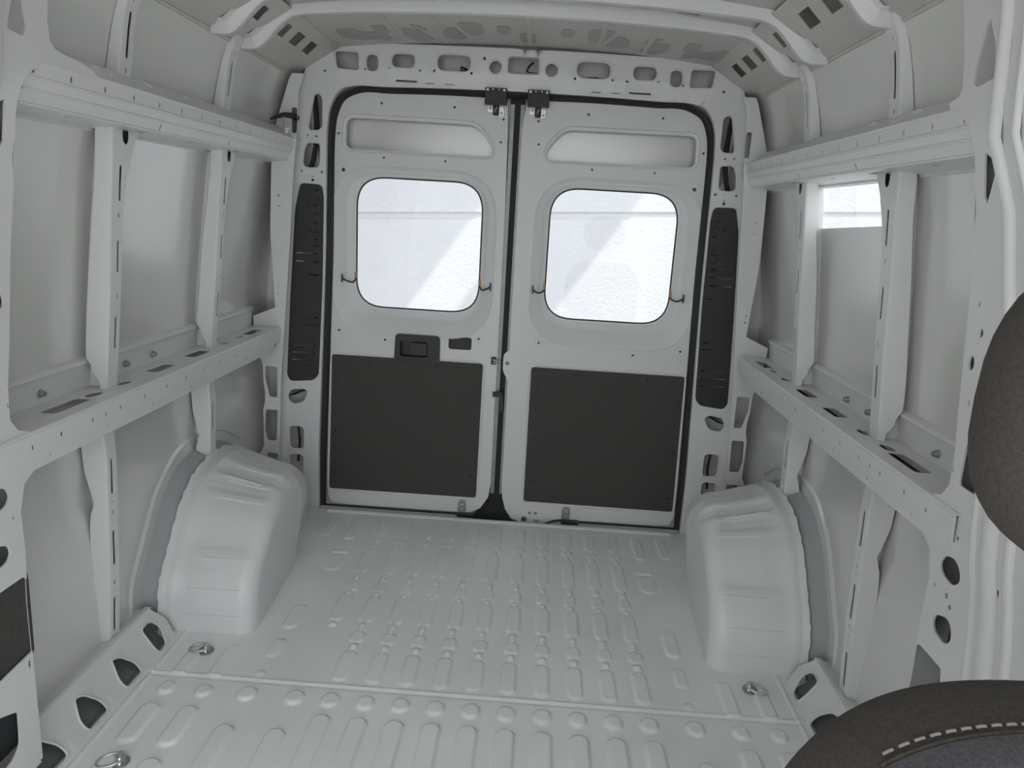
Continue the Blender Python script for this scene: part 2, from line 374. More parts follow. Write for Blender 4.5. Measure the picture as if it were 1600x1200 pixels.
        c.loft([[at(lerp(prof, z)-0.0015, yf+0.006, z), at(lerp(prof, z)+0.0005, yf+0.001, z), at(lerp(prof, z)+0.005, yf, z)] for z in Z], closed=False)
        # rear web back to the skin
        c.loft([[at(lerp(prof, z), yf+wc(z), z), at(skin(z)-0.006, yf+wc(z)+0.012, z), at(skin(z)-0.004, yf+wc(z)+0.035, z)] for z in Z], closed=False)
        c.build('slotted_face', 'paint', root, smooth=35)
        d_ = G(); d_.loft([[at(lerp(prof, z)+.014, yf+.006, z), at(lerp(prof, z)+.014, yf+wc(z)-.002, z)] for z in Z], closed=False); d_.build('cavity_shade', 'shade_dark', root, label='dark sheet with painted-in shade behind the slots')  # dark strip added inside the post as painted slot shade
        return root
    def slit(y, za, zb, r=0.006):
        return rect(y-r, za, y+r, zb, r, 3)
    for q, (yf, dy, nm) in enumerate(((1.770, 0.0, 'nearer'), (2.372, 0.0, 'farther'))):
        if q == 0:
            wcu = lambda z: lerp([(0.82, .048), (1.2, .052), (1.30, .056), (1.36, .066), (1.42, .085), (1.48, .118)], z)
            wfr = lambda z: lerp([(.81, 1.012), (.845, 1.014), (.852, 1.030), (.885, 1.032), (.892, 1.045), (.93, 1.043), (1.0, 1.036), (1.107, 1.022), (1.247, 1.003), (1.373, .983), (1.46, .977), (1.48, .972)], z)
        else:
            wcu = lambda z: lerp([(0.82, .040), (1.2, .046), (1.30, .052), (1.36, .062), (1.42, .080), (1.48, .106)], z)
            wfr = lambda z: lerp([(.81, 1.012), (.845, 1.014), (.852, 1.028), (.885, 1.030), (.892, 1.043), (.93, 1.040), (1.0, 1.030), (1.18, 1.010), (1.30, .99), (1.40, .975), (1.48, .968)], z)
        ya = yf+0.030+0.008
        U = rp([(yf+.045, 1.49), (yf+.045, 1.455), (yf+.06, 1.437), (yf+.075, 1.455), (yf+.075, 1.49)], .006)
        U = [(yf+.043, 1.478), (yf+.043, 1.457), (yf+.047, 1.446), (yf+.058, 1.440), (yf+.069, 1.446), (yf+.073, 1.457), (yf+.073, 1.478)]
        hh = [U, slit(ya, 1.303, 1.390), circ(ya-.002, 1.268, .0045, 8, .007), slit(ya-.003, 1.125, 1.205), circ(ya-.004, 1.063, .004, 8, .007), slit(ya-.006, 0.925, 1.01)]
        post('window_post', yf, 0.822, 1.482, CR, wcu, hh, 'tall curved metal post between ledge and upper rail, %s one on the %s wall' % (nm, S_), None, wfr)
        # upper post, above the rail
        yu = yf+0.025 if q == 0 else yf-0.005
        hu = [slit(yu+.028, 1.640, 1.745, .0065 if q == 0 else .005), circ(yu+.028, 1.612, .004, 8, .007), circ(yu+.028, 1.772, .0035, 8, .006)]
        post('upper_post', yu, 1.585, 1.82, CU, lambda z: .052, hu, 'short slotted rib above the upper rail, %s one on the %s wall' % (nm, S_), None, lambda z: skin(z)-0.004)
        # lower post
        yl = (1.735, 2.335)[q]; zb = (0.095, 0.36)[q]
        fl = lambda z: lerp([(.09, 1.046), (.30, 1.056), (.44, 1.050), (.485, 1.044), (.515, 1.030), (.545, 1.040), (.60, 1.052), (.75, 1.058)], z)
        yy = yl+.022
        hl2 = [slit(yy, .535, .635), circ(yy, .512, .003, 6), circ(yy, .481, .004, 8, .007), circ(yy, .455, .003, 6)] + ([slit(yy, .325, .427), slit(yy, .120, .225), circ(yy, .305, .003, 6), circ(yy, .272, .004, 8, .008), circ(yy, .245, .003, 6)] if q == 0 else [circ(yy, .43, .004, 8, .006)])
        post('lower_post', yl, zb, 0.742, CR, lambda z: .045, hl2, 'kinked slotted post below the ledge, %s one on the %s wall' % (nm, S_), None, fl)
    # upper rail --------------------------------------------------------------------------
    P = [(0.930, 1.604), (0.872, 1.562), (0.877, 1.529), (0.887, 1.507), (0.899, 1.481), (0.985, 1.472)]
    YA, YB = 1.40, 2.935
    g = G()
    for i in range(5):
        a, b = Vector(P[i]), Vector(P[i+1]); Ls = (b-a).length; d = (b-a)/Ls; nn = Vector((-d.y, d.x)) if 1 else 0
        hol = []
        if i == 1: hol = [circ(1.535+0.1150*k+(0.002 if k else 0), Ls*0.55, 0.0045, 8, 0.008) for k in range(-1, 12)]
        if i == 3: hol = [rect(y-.004, Ls*.2, y+.004, Ls*.8, .004, 2) for y in (1.915, 2.33)]
        if i == 4: hol = [circ(1.60, .03, .014, 10, .006), circ(2.15, .03, .014, 10, .006), rect(1.79, .022, 1.91, .038, .004), rect(2.39, .022, 2.49, .038, .004)]
        if i == 0: hol = [dot(y, Ls*.5, .0035) for y in (1.72, 1.75, 2.27, 2.30)]
        g.plate([(YA, 0), (YB, 0), (YB, Ls), (YA, Ls)], hol, t=0.003, fn=lambda u, v, w: at(a.x+d.x*v-nn.x*w, u, a.y+d.y*v-nn.y*w))
    # rolled edges
    for i in (1, 2, 3, 4):
        p = Vector(P[i]); g.tube([at(p.x-.0015, YA, p.y+.001), at(p.x-.0015, YB, p.y+.001)], 0.0034, 8)
    g.loft([[at(.985, y, 1.472), at(.985, y, 1.466), at(1.0, y, 1.462)] for y in (YA, YB)], closed=False)
    ur = g.build('upper_rail', 'paint', smooth=30, label='long stepped metal rail below the roof along the %s wall' % S_, category='rail')
    d_ = G(); d_.loft([[at(.886, y, 1.556), at(.890, y, 1.530), at(.912, y, 1.490)] for y in (1.42, 2.93)], closed=False); d_.build('cavity_shade', 'shade_dark', ur, label='dark sheet with painted-in shade behind the holes')  # dark strip behind the rail holes, shade put into its colour
    for y in (1.68, 1.90, 2.10, 2.62)[:3 if s < 0 else 2]:
        G().box(at(0.905, y-.012, 1.580), at(0.922, y+.012, 1.597)).build('raised_tab', 'paint', ur, smooth=0, bevel=.002)
    # cant facet with its rectangular holes --------------------------------------------------
    a, b = Vector((0.716, 1.915)), Vector((0.892, 1.808)); Ls = (b-a).length; d = (b-a)/Ls; nn = Vector((-d.y, d.x))
    hol = [[(y0, .048), (y1, .048), (y1+.028, .104), (y0+.028, .104)] for y0, y1 in ((2.499, 2.548), (2.605, 2.683), (2.742, 2.816), (2.289, 2.337), (2.038, 2.119), (1.893, 1.967), (1.60, 1.68), (1.45, 1.53))]
    hol += []
    hol += [rp([(y-.028, .008), (y-.018, .008), (y+.0, .06), (y-.012, .06)], .004) for y in (2.488, 2.297, 1.885)]
    hol += [rp([(y-.006, .105), (y+.005, .098), (y+.018, .160), (y+.008, .160)], .005) for y in (2.488, 2.297, 1.885)]
    g = G(); g.plate([(-0.3, 0), (2.955, 0), (2.955, Ls), (-0.3, Ls)], hol, t=0.003, fn=lambda u, v, w: at(a.x+d.x*v+nn.x*w, u, a.y+d.y*v+nn.y*w))
    g.loft([[at(0.892, y, 1.808), at(0.889, y, 1.803), at(0.893, y, 1.799), at(0.915, y, 1.794)] for y in (-0.3, 2.955)], closed=False)
    g.build('roof_edge_panel', 'roof', smooth=30, label='sloping roof-edge panel with rectangular cut-outs above the %s wall' % S_, category='roof panel')
    # front pillar ------------------------------------------------------------------------
    PX = [(0, .948), (.9, .944), (1.2, .933), (1.38, .912), (1.46, .886), (1.50, .871), (1.58, .868), (1.66, .868), (1.8, .854), (1.9, .83)]
    o = [(1.345, .06), (1.347, .25), (1.350, .45), (1.358, .57), (1.357, .66), (1.375, .715), (1.41, .735), (1.46, .760), (1.46, .82), (1.413, .818), (1.372, .834), (1.354, .86), (1.356, .93), (1.366, 1.0), (1.38, 1.12), (1.390, 1.22),
         (1.396, 1.33), (1.386, 1.43), (1.378, 1.455), (1.374, 1.48), (1.377, 1.505), (1.395, 1.53), (1.42, 1.546), (1.435, 1.560)]
    o += [(1.46, 1.560), (1.62, 1.560), (1.60, 1.574), (1.55, 1.583), (1.50, 1.587), (1.478, 1.592), (1.466, 1.604), (1.463, 1.64), (1.470, 1.72), (1.48, 1.80), (1.485, 1.86)] if s < 0 else [(1.462, 1.560), (1.472, 1.578), (1.440, 1.586), (1.435, 1.600), (1.447, 1.65), (1.460, 1.71), (1.470, 1.76), (1.480, 1.86)]
    o += [(1.02, 1.86), (1.02, .06)]
    hp = [rp([(1.260, .700), (1.268, .722), (1.290, .735), (1.322, .726), (1.332, .703), (1.318, .687), (1.280, .682)], .012),
          rp([(1.250, .582), (1.258, .606), (1.275, .617), (1.311, .604), (1.318, .585), (1.307, .569), (1.268, .563)], .012),
          rp([(1.320, 1.445), (1.320, 1.464), (1.343, 1.480), (1.362, 1.407), (1.355, 1.393)], .003),
          rp([(1.339, 1.600), (1.354, 1.652), (1.380, 1.705), (1.392, 1.690), (1.405, 1.628), (1.400, 1.600), (1.385, 1.592)], .010) if s > 0 else rp([(1.350, 1.600), (1.372, 1.66), (1.382, 1.72), (1.388, 1.70), (1.404, 1.615), (1.390, 1.594)], .006),
          rp([(1.250, .325), (1.350, .333), (1.358, .50), (1.345, .515), (1.262, .515), (1.250, .46)], .006),
          rp([(1.20, .12), (1.262, .125), (1.285, .145), (1.290, .225), (1.235, .25), (1.20, .24)], .012),
          circ(1.338, 1.163, .006, 10, .009), circ(1.352, 1.104, .009, 12, .014), circ(1.356, 1.215, .004, 8, .006), circ(1.338, 1.03, .004, 8, .006), circ(1.352, .893, .003, 8, .006), rect(1.262, .872, 1.325, .955, .010) if s > 0 else dot(1.33, .93, .005),
          rect(1.155, .728, 1.197, .742, .004), circ(1.292, .655, .006, 4, .007), circ(1.275, .640, .006, 4, .007), dot(1.345, .765, .005), dot(1.315, .772, .004), dot(1.295, .775, .004), dot(1.335, .655, .003), rect(1.333, .30, 1.341, .318, .002)]
    g = G(); g.plate(o, hp, t=0.004, fn=lambda u, v, w: at(lerp(PX, v)-w, u, v), grid=0.05)
    # return flange towards the skin and the rounded beads beside the door opening
    path = [p for p in o[:20]]
    g.loft([[at(lerp(PX, z), y, z), at(lerp(PX, z)+.006, y+.004, z), at(skin(z)-.004, y+.010, z)] for y, z in path[:5]+path[10:20]], closed=False)
    ybt = [(0, 1.13), (.55, 1.142), (.69, 1.165), (.78, 1.200), (1.1, 1.245), (1.42, 1.296), (1.68, 1.326), (1.86, 1.34)]
    for yb, dx, wd in ((.047, .007, .009), (0, .013, .024), (-.055, .009, .013)):
        g.loft([[at(lerp(PX, z)-dx*max(0, math.sin(PI*k/10))**.5-.0022, smoothprof(ybt, z)+yb+wd*lerp([(.8, 1), (1.25, .55)], z)*(k/5-1), z) for k in range(11)] for z in ([0.06+.06*i for i in range(31)] if yb <= 0 else [0.06+.05*i for i in range(18)])], closed=False)
    g.loft([[at(lerp(PX, z), 1.022, z), at(skin(z), 1.025, z)] for z in [.06+.06*i for i in range(31)]], closed=False)
    g.loft([[at(.94, y, .06), at(1.05, y, .06)] for y in (1.02, 1.335)], closed=False)
    pl = g.build('side_pillar', 'paint', smooth=40, label='broad white door pillar with cut-outs at the %s edge of the view' % S_, category='pillar')
    d_ = G(); d_.loft([[at(.992, y, z) for z in (.10, .6, 1.2, 1.5)] for y in (1.03, 1.334)], closed=False); d_.build('cavity_shade', 'shade_dark', pl, label='dark sheet with painted-in shade behind the cut-outs')  # dark sheet added in the pillar to darken its cut-outs like shade
    if s < 0:
        G().plate(rp([(1.235, .31), (1.362, .32), (1.368, .51), (1.355, .525), (1.235, .525)], .01), t=.004, fn=lambda u, v, w: at(.953-w, u, v)).build('dark_cover', 'board', pl, label='dark board covering the lower cut-out')
    # wheel arch --------------------------------------------------------------------------
    yc = 2.42
    prof = [(1.955, -.005), (1.958, .06), (1.965, .13), (1.985, .175), (2.02, .222), (2.06, .275), (2.11, .338), (2.16, .378), (2.22, .412), (2.29, .428), (2.36, .434), (2.45, .425), (2.55, .395), (2.64, .345), (2.72, .285), (2.80, .205), (2.86, .12), (2.90, .04), (2.91, -.005)]
    pr2 = []
    for i in range(len(prof)-1):
        for k in range(4):
            t = k/4; p0 = prof[max(i-1, 0)]; p1 = prof[i]; p2 = prof[i+1]; p3 = prof[min(i+2, len(prof)-1)]
            pr2.append(tuple(0.5*(2*p1[j]+(p2[j]-p0[j])*t+(2*p0[j]-5*p1[j]+4*p2[j]-p3[j])*t*t+(3*p1[j]-p0[j]-3*p2[j]+p3[j])*t**3) for j in (0, 1)))
    pr2.append(prof[-1]); N = len(pr2)
    rings = []
    for i, (y, z) in enumerate(pr2):
        u = i/(N-1)
        taper = 0.10*max(0, (y-2.42)/.48)**1.7
        r = Vector((y-yc, z)); 
        lift = 0
        for c0, c1, hgt in ((0.10, 0.235, .004), (.235, .40, .008), (.40, .47, .014), (.47, .55, .020), (.55, .66, .012)):
            lift += hgt*max(0, min(1, (u-c0)/.012))*max(0, min(1, (c1-u)/.012))
        bead = 0
        for c in (.60, .66, .72, .78, .84):
            bead += .006*math.exp(-((u-c)/.010)**2)
        ring = []
        xo = 0.985
        xi = 0.708+taper
        rc = 0.055+0.05*min(1, max(0, (u-.3)/.25))
        cols = [(xo-.008, 1.014), (.966, 1.010), (.955, 1.006), (.950, 1.0)]
        for k in range(1, 7): cols.append((.95+(xi+rc-.95)*k/6, 1.0))
        slope = 0.17*max(0, min(1, (u-.22)/.25))*max(0, min(1, (1-u)/.15))
        for x, sc in cols:
            li = lift if x < .95 and x > xi+rc-.001 else 0
            rr = r.length; q = r*(sc*(rr-li)/rr*(1-slope*max(0, .95-x)/.25) if rr else 1)
            ring.append(at(x, yc+q.x, max(q.y, -.004) if y < 2.9 else q.y))
        for k in range(1, 9):
            th = PI/2*k/8; x = xi+rc-rc*math.sin(th); rr = (r.length-lift*(1-k/8))*(1-slope*max(0, .95-xi-rc)/.25)-rc*(1-math.cos(th)); q = r*(rr/r.length); rlast = rr
            ring.append(at(x-bead*k/8, yc+q.x, q.y))
        for k in range(1, 7):
            f = 1-k/6; rr = rlast*f; q = r*(rr/r.length)
            bx = bead*(1 if f > .45 else 0)
            ring.append(at(xi+.004*k-bx-(0), yc+q.x, q.y))
        rings.append(ring)
    g = G().loft(rings, closed=False)
    for uc in (.06, .125, .235, .40, .47, .55):
        i0 = int(uc*(N-1)); ring = rings[i0]; pts_ = []
        for p in (ring[5:12] if uc > .2 else ring[4:11]):
            q = Vector((p[1]-yc, p[2])); q = q*(1+.001/q.length); pts_.append((p[0], yc+q.x, q.y))
        g.tube(pts_, .0022 if uc > .2 else .0012, 6)
    wa = g.build('wheel_arch', 'paint', smooth=55, label='large rounded white wheel arch box rising from the floor on the %s' % S_, category='wheel arch')
    # jagged joining flange on the skin side and outer shell
    g = G(); R1 = []
    for i, (y, z) in enumerate(pr2[:N*3//4]):
        r = Vector((y-yc, z)); jag = .008*math.sin(i*1.9)+.005*math.sin(i*3.1)
        R1.append([at(.968, yc+r.x*1.008, r.y*1.008), at(.984, yc+r.x*1.016, r.y*1.016), at(.996, yc+r.x*(1.040+jag), r.y*(1.040+jag)), at(.998, yc+r.x*(1.036+jag), r.y*(1.036+jag))])
    g.loft(R1, closed=False); g.build('arch_flange', 'paint', wa, smooth=50)
    g = G(); R1 = []
    for i, (y, z) in enumerate(pr2[:N*3//4]):
        r = Vector((y-yc, z)); R1.append([at(1.000, yc+r.x*1.01, r.y*1.01), at(1.058, yc+r.x*1.075, r.y*1.075), at(1.066, yc+r.x*1.12, r.y*1.12)])
    g.loft(R1, closed=False); g.build('arch_gap_shade', 'gap', wa, smooth=60, label='grey sheet with painted-in shade behind the arch')  # recess between arch and skin coloured darker to imitate shade
    g = G()
    g.loft([[at(skin(max(0, (p[1])*1.17))+dx, yc+(p[0]-yc)*k, p[1]*k) for dx, k in ((.002, 1.150), (-.007, 1.158), (-.009, 1.165), (-.004, 1.185), (.003, 1.20))] for p in pr2[:N*3//4]], closed=False)
    g.build('outer_arch_ridge', 'skin', wa, smooth=60)
    # rear corner web facing forward --------------------------------------------------------
    PI_ = [(0, .955), (.25, .953), (.60, .938), (.90, .914), (1.2, .890), (1.41, .877), (1.60, .859), (1.74, .850), (1.80, .83)]
    PO_ = [(0, .982), (.27, .979), (.59, .963), (.92, .938), (1.2, .914), (1.41, .901), (1.60, .882), (1.74, .872), (1.80, .853)]
    yw = 2.875
    Z = [0.02+.04*i for i in range(45)]
    inner = [(lerp(PI_, z), z) for z in Z if z < 1.80]+[(.83, 1.80)]
    def outr(z):
        return min(skin(z)-.004, lerp([(0, 1.05), (.27, 1.04), (.30, 1.018), (.48, 1.018), (.52, 1.0), (.55, 1.012), (.66, 1.016), (.70, 1.03), (.83, 1.05), (.86, 1.05), (.90, .958), (1.0, .962), (1.2, .972), (1.46, .962), (1.49, .96), (1.6, .945), (1.8, .88)], z))
    outer = [(outr(z), z) for z in Z if z < 1.80]+[(.875, 1.80)]
    hw = [rp([(.953, .652), (1.004, .652), (1.006, .60), (.988, .520), (.956, .519)], .008), rp([(.956, .464), (1.006, .464), (1.012, .375), (1.0, .327), (.962, .327)], .008),
          rect(.958, .19, 1.005, .27, .008), rect(.857, 1.583, .878, 1.677, .009), dot(.935, 1.345, .003), dot(.935, 1.305, .003), dot(.945, .958, .003), dot(.945, .985, .003)]
    g = G(); g.plate(inner+outer[::-1], hw, t=.003, fn=lambda u, v, w: at(u, yw-w, v))
    g.loft([[at(x, yw, z), at(x+.002, yw+.004, z), at(lerp(PO_, z), 2.957, z)] for x, z in inner], closed=False)
    g.build('corner_web', 'paint', smooth=30, label='forward-facing metal strip with cut-outs beside the rear pillar on the %s' % S_, category='pillar strip')

# ------------------------------------------------------------------ rear frame (header and rear pillars)
yR = 2.955
def opening(grow=0.0):
    R = [(0.800, -.02), (0.799, .25), (0.790, .50), (0.778, .85), (0.770, 1.10), (0.766, 1.30), (0.762, 1.50), (0.757, 1.62), (0.742, 1.70), (0.705, 1.755), (0.640, 1.775), (0.54, 1.775), (.30, 1.781), (0, 1.784)]
    R = [(x+grow, z+(grow if z > 1.5 else 0)) for x, z in R]
    return R
def smoothline(P, k=4):
    out = []
    for i in range(len(P)-1):
        p0, p1, p2, p3 = P[max(i-1, 0)], P[i], P[i+1], P[min(i+2, len(P)-1)]
        for j in range(k):
            t = j/k; out.append(tuple(0.5*(2*p1[c]+(p2[c]-p0[c])*t+(2*p0[c]-5*p1[c]+4*p2[c]-p3[c])*t*t+(3*p1[c]-p0[c]-3*p2[c]+p3[c])*t**3) for c in (0, 1)))
    return out+[P[-1]]
R = smoothline(opening(.007)); open_loop = R+[(-x, z) for x, z in R[-2::-1]]
OUT = [(.982, -.02), (.979, .27), (.963, .59), (.938, .92), (.914, 1.2), (.901, 1.41), (.882, 1.60), (.872, 1.74), (.85, 1.83), (.77, 1.90), (.745, 1.925), (.70, 1.934), (.35, 1.94), (0, 1.943)]
out = OUT+[(-x, z) for x, z in OUT[-2::-1]]
H = []
pill = [rp([(.798, 1.744), (.783, 1.728), (.784, 1.62), (.800, 1.606), (.835, 1.606), (.838, 1.62), (.815, 1.738)], .014),
        rp([(.793, 1.555), (.843, 1.558), (.856, 1.53), (.863, 1.475), (.850, 1.463), (.805, 1.463), (.795, 1.478)], .012),
        rp([(.786, 1.398), (.873, 1.400), (.895, 1.30), (.920, .95), (.940, .60), (.925, .575), (.825, .585), (.803, .61), (.785, 1.0), (.778, 1.35)], .018),
        rp([(.852, .53), (.868, .543), (.925, .537), (.942, .505), (.925, .474), (.872, .483)], .022),
        rect(.872, .270, .934, .372, .018), rect(.876, .148, .936, .243, .018), dot(.824, 1.414, .005), dot(.824, 1.427, .0025), dot(.786, 1.447, .004), dot(.868, 1.447, .004), dot(.808, 1.583, .003), dot(.842, 1.585, .003)]
vent_outline = pill[2]
pill[2] = rp([(.792, 1.392), (.868, 1.394), (.889, 1.30), (.914, .95), (.934, .60), (.921, .581), (.828, .591), (.809, .614), (.791, 1.0), (.784, 1.35)], .016)
head = [rp([(.642, 1.900), (.733, 1.902), (.726, 1.840), (.640, 1.836)], .012), rp([(.564, 1.895), (.609, 1.895), (.609, 1.836), (.564, 1.836)], .022),
        rp([(.421, 1.903), (.510, 1.903), (.510, 1.854), (.421, 1.854)], .024), rp([(.205, 1.909), (.333, 1.909), (.333, 1.851), (.205, 1.851)], .029),
        circ(.108, 1.873, .0235, 20), dot(.40, 1.846, .004), dot(.52, 1.85, .003), dot(.615, 1.842, .004), dot(.345, 1.848, .004), dot(.20, 1.846, .004), dot(.772, 1.827, .004)]
for h in pill+head: H += [h, mirx(h)]
H += [rect(-.059, 1.858, .060, 1.908, .005), dot(-.152, 1.902, .005)]
for s in (-1, 1):
    H += [rect(*sorted((s*.413, s*.497))[:1], 1.8035, sorted((s*.413, s*.497))[1], 1.8105, .003), rect(min(s*.345, s*.378), 1.802, max(s*.345, s*.378), 1.805), rect(min(s*.268, s*.304), 1.802, max(s*.268, s*.304), 1.805)]
def fr(u, v, w):
    # pressed step: lower part of the header sits a little further back
    st = 0.0
    if v > 1.77 and abs(u) < .74:
        k = max(0, min(1, (1.828-v)/.012)); st = .012*k*max(0, min(1, (.74-abs(u))/.05))
    return (u, yR-w+st, v)
g = G(); g.plate(out[::-1]+[], [], t=.003, fn=fr) if 0 else None
full = out+[(-.942, -.02)]
# frame = outer outline minus opening: build as one polygon going round the arch
poly = [(x, z) for x, z in out] + [(x, z) for x, z in open_loop[::-1]]
g.plate(poly, H, t=.003, fn=fr, grid=.045)
g.loft([[(x, yR+.001+(.012 if z > 1.77 else 0), z), (x, yR+.034, z)] for x, z in open_loop], closed=False)
# pressed rims round the larger cut-outs
for h in pill+head+[rect(-.059, 1.858, .060, 1.908, .005)]:
    if len(h) < 14: continue
    for s in (-1, 1):
        hh = [(x*s, z) for x, z in h]; c = Vector((sum(p[0] for p in hh)/len(hh), sum(p[1] for p in hh)/len(hh)))
        A_ = []; 
        for off, dy in ((.0065, -.0016), (.003, -.0038), (0, -.002), (-.0005, .008)):
            q = []
            for i, p in enumerate(hh):
                t = Vector(hh[(i+1) % len(hh)])-Vector(hh[i-1]); nrm = Vector((t.y, -t.x)).normalized()
                if nrm.dot(Vector(p)-c) < 0: nrm = -nrm
                q.append(fr(p[0]+nrm.x*off, p[1]+nrm.y*off, 0)); q[-1] = (q[-1][0], q[-1][1]+dy, q[-1][2])
            A_.append(q)
        g.loft(A_)
wr = g.build('wall_rear', 'paint', smooth=35, kind='structure', label='white metal rear door frame with header and pillars full of cut-outs', category='wall')
# closing panels behind frame (outer body)
g = G()
g.plate([(-1.05, 1.80), (1.05, 1.80), (1.05, 2.06), (-1.05, 2.06)], t=.004, fn=lambda u, v, w: (u, 3.045+w, v))
for s in (-1, 1):
    g.plate([(s*.83, -.02), (s*1.08, -.02), (s*1.08, 1.9), (s*.83, 1.9)], t=.004, fn=lambda u, v, w: (u, 3.06+w, v))
    g.plate([(s*.792, 3.0), (s*.822, 3.0)] and [(2.99, -.02), (3.06, -.02), (3.06, 1.8), (2.99, 1.8)], t=.004, fn=lambda u, v, w: (s*.835+w, u, v))
    for z0 in (.20, .42): g.plate([(.84, z0), (1.04, z0), (1.04, z0+.07), (.84, z0+.10)], t=.004, fn=lambda u, v, w: (s*u, 3.03+w, v))
g.build('wall_rear_outer', 'skin', smooth=30, kind='structure', label='outer rear body panels seen through the cut-outs of the door frame', category='wall')

# inner reinforcement pieces, cables in the cavities
tag(G().tube([(.035-.0, 3.0, 1.905), (.02, 2.995, 1.89), (.012, 2.99, 1.872), (.02, 2.985, 1.864), (.05, 2.985, 1.862), (.12, 2.99, 1.85), (.20, 2.99, 1.852), (.28, 2.985, 1.858), (.36, 2.99, 1.845)], .004).build('wiring_cable', 'wire'),
    'black wiring cable curling inside the central header cut-out', 'cable')
tag(G().tube([(-.20, 2.99, 1.845), (-.225, 2.985, 1.865), (-.245, 2.985, 1.872), (-.245, 2.985, 1.858), (-.22, 2.985, 1.856), (-.15, 2.99, 1.85)], .005).build('wiring_cable', 'wire'),
    'small looped black cable inside the left long header cut-out', 'cable')
for s in (-1, 1):
    sd_ = 'left' if s < 0 else 'right'
    tag(G().tube([(s*.835, 3.0, 1.78), (s*.822, 2.995, 1.70), (s*.815, 2.99, 1.60), (s*.83, 2.99, 1.50), (s*.85, 2.995, 1.44)], .010).build('drain_hose', 'wire'),
        'black hose running down inside the %s rear pillar' % sd_, 'hose')
    tag(G().tube([(s*.86, 2.995, .56), (s*.88, 2.985, .53), (s*.92, 2.985, .51), (s*.95, 2.99, .50), (s*.93, 2.995, .42), (s*.905, 2.985, .36), (s*.90, 2.985, .30), (s*.91, 2.99, .20)], .005).build('wiring_cable', 'wire'),
        'thin black cable inside the lower cut-outs of the %s rear pillar' % sd_, 'cable')
# dangling strap on the left rail end
st = empty('wiring_loop', (-.885, 2.84, 1.60), label='black cable with clear plastic bag hanging over the left rail end', category='cable')
G().tube([(-.868, 2.90, 1.642), (-.872, 2.86, 1.645), (-.88, 2.80, 1.640), (-.888, 2.75, 1.628), (-.895, 2.70, 1.612)], [.012, .011, .010, .008, .004]).build('cable_loop', 'wire', st)
G().tube([(-.88, 2.78, 1.632), (-.868, 2.775, 1.61), (-.866, 2.77, 1.59), (-.868, 2.775, 1.572)], [.004, .008, .013, .006]).build('plastic_bag', 'foil', st, label='clear crumpled bag')

# vents --------------------------------------------------------------------------------------
rows = [(1.375, .3), (1.345, .25), (1.313, .6), (1.283, .25), (1.247, .45), (1.213, .5), (1.180, .6), (1.155, .75), (1.122, 1), (1.088, 2), (1.035, .5), (.855, .5), (.825, .4), (.735, 3), (.703, 3), (.671, 3)]
for s in (-1, 1):
    sd_ = 'left' if s < 0 else 'right'
    ps = vent_outline
    xin = lambda z: lerp([(.58, .826), (.61, .803), (1.0, .785), (1.35, .780), (1.40, .786)], z)
    xou = lambda z: lerp([(.575, .925), (.60, .940), (.95, .920), (1.30, .895), (1.40, .873)], z)
    hol = []
    for z, k in rows:
        a, b = xin(z)+.012, xou(z)-.014
        if k == 2: hol += [rect(a, z-.003, a+.040, z+.003, .002, 2), rect(b-.034, z-.003, b, z+.003, .002, 2)]
        elif k == 3: hol += [rect(a+.006, z-.003, a+.020, z+.003, .002, 2), rect(a+.028, z-.003, b-.004, z+.003, .002, 2)]
        else: hol += [rect(a, z-.002-.001*k, a+(b-a)*k, z+.002, .0015, 2)]
    root = empty('vent_cover', (s*.865, yR-.004, .575), label='tall narrow black slotted vent cover in the %s rear pillar' % sd_, category='vent')
    g = G(); g.plate([(x, z) for x, z in ps], hol, t=.004, fn=lambda u, v, w: (s*u, yR-.004-w, v))
    g.build('slotted_panel', 'plastic', root, bevel=.0008, smooth=0)
# ------------------------------------------------------------------ roof
zc = lambda x: 1.966-0.040*(abs(x)/.72)**2.4
def cl(u, v, w): return (u, v, zc(u)+w-(.010 if v > 2.50 else 0)*min(1, (v-2.50)/.03 if v > 2.50 else 0))
patch = []
blob = [[(-.665, 2.70), (-.60, 2.69), (-.58, 2.75), (-.50, 2.76), (-.50, 2.86), (-.60, 2.87), (-.66, 2.82)], [(-.53, 2.67), (-.485, 2.67), (-.48, 2.78), (-.50, 2.80), (-.535, 2.74)], [(-.53, 2.80), (-.49, 2.85), (-.50, 2.90), (-.535, 2.88)],
        [(-.43, 2.72), (-.38, 2.74), (-.33, 2.90), (-.40, 2.92), (-.44, 2.82)], [(-.40, 2.66), (-.35, 2.70), (-.34, 2.77), (-.37, 2.76)], [(-.28, 2.74), (-.245, 2.70), (-.205, 2.88), (-.27, 2.88), (-.30, 2.82)],
        [(-.235, 2.64), (-.14, 2.64), (-.14, 2.80), (-.195, 2.82)], [(-.09, 2.67), (-.045, 2.67), (-.04, 2.75), (-.07, 2.80), (-.095, 2.75)], [(-.015, 2.76), (.045, 2.76), (.045, 2.90), (-.01, 2.90)]]
patches = [rp(b, .06, 7) for b in blob] + [rp([(-x+.09, y) for x, y in b], .06, 7) for b in blob[:8]]
patch = [rect(x-.034, 2.368, x+.034, 2.392, .003) for x in (-.515, -.37, -.226, -.08, .07, .218, .368, .513)]
patch += [rect(x-.034, 2.176, x+.034, 2.198, .003) for x in (-.515, -.37, -.226, -.08, .07, .218, .368, .513)]
patch += [dot(x, y, .004) for y in (2.488, 2.295) for x in (-.62, -.55, -.35, -.28, -.12, -.02, .13, .24, .40, .48, .58)]
g = G(); g.plate([(-.735, -.3), (.735, -.3), (.735, 2.965), (-.735, 2.965)], patch, t=.003, fn=cl, grid=.07)
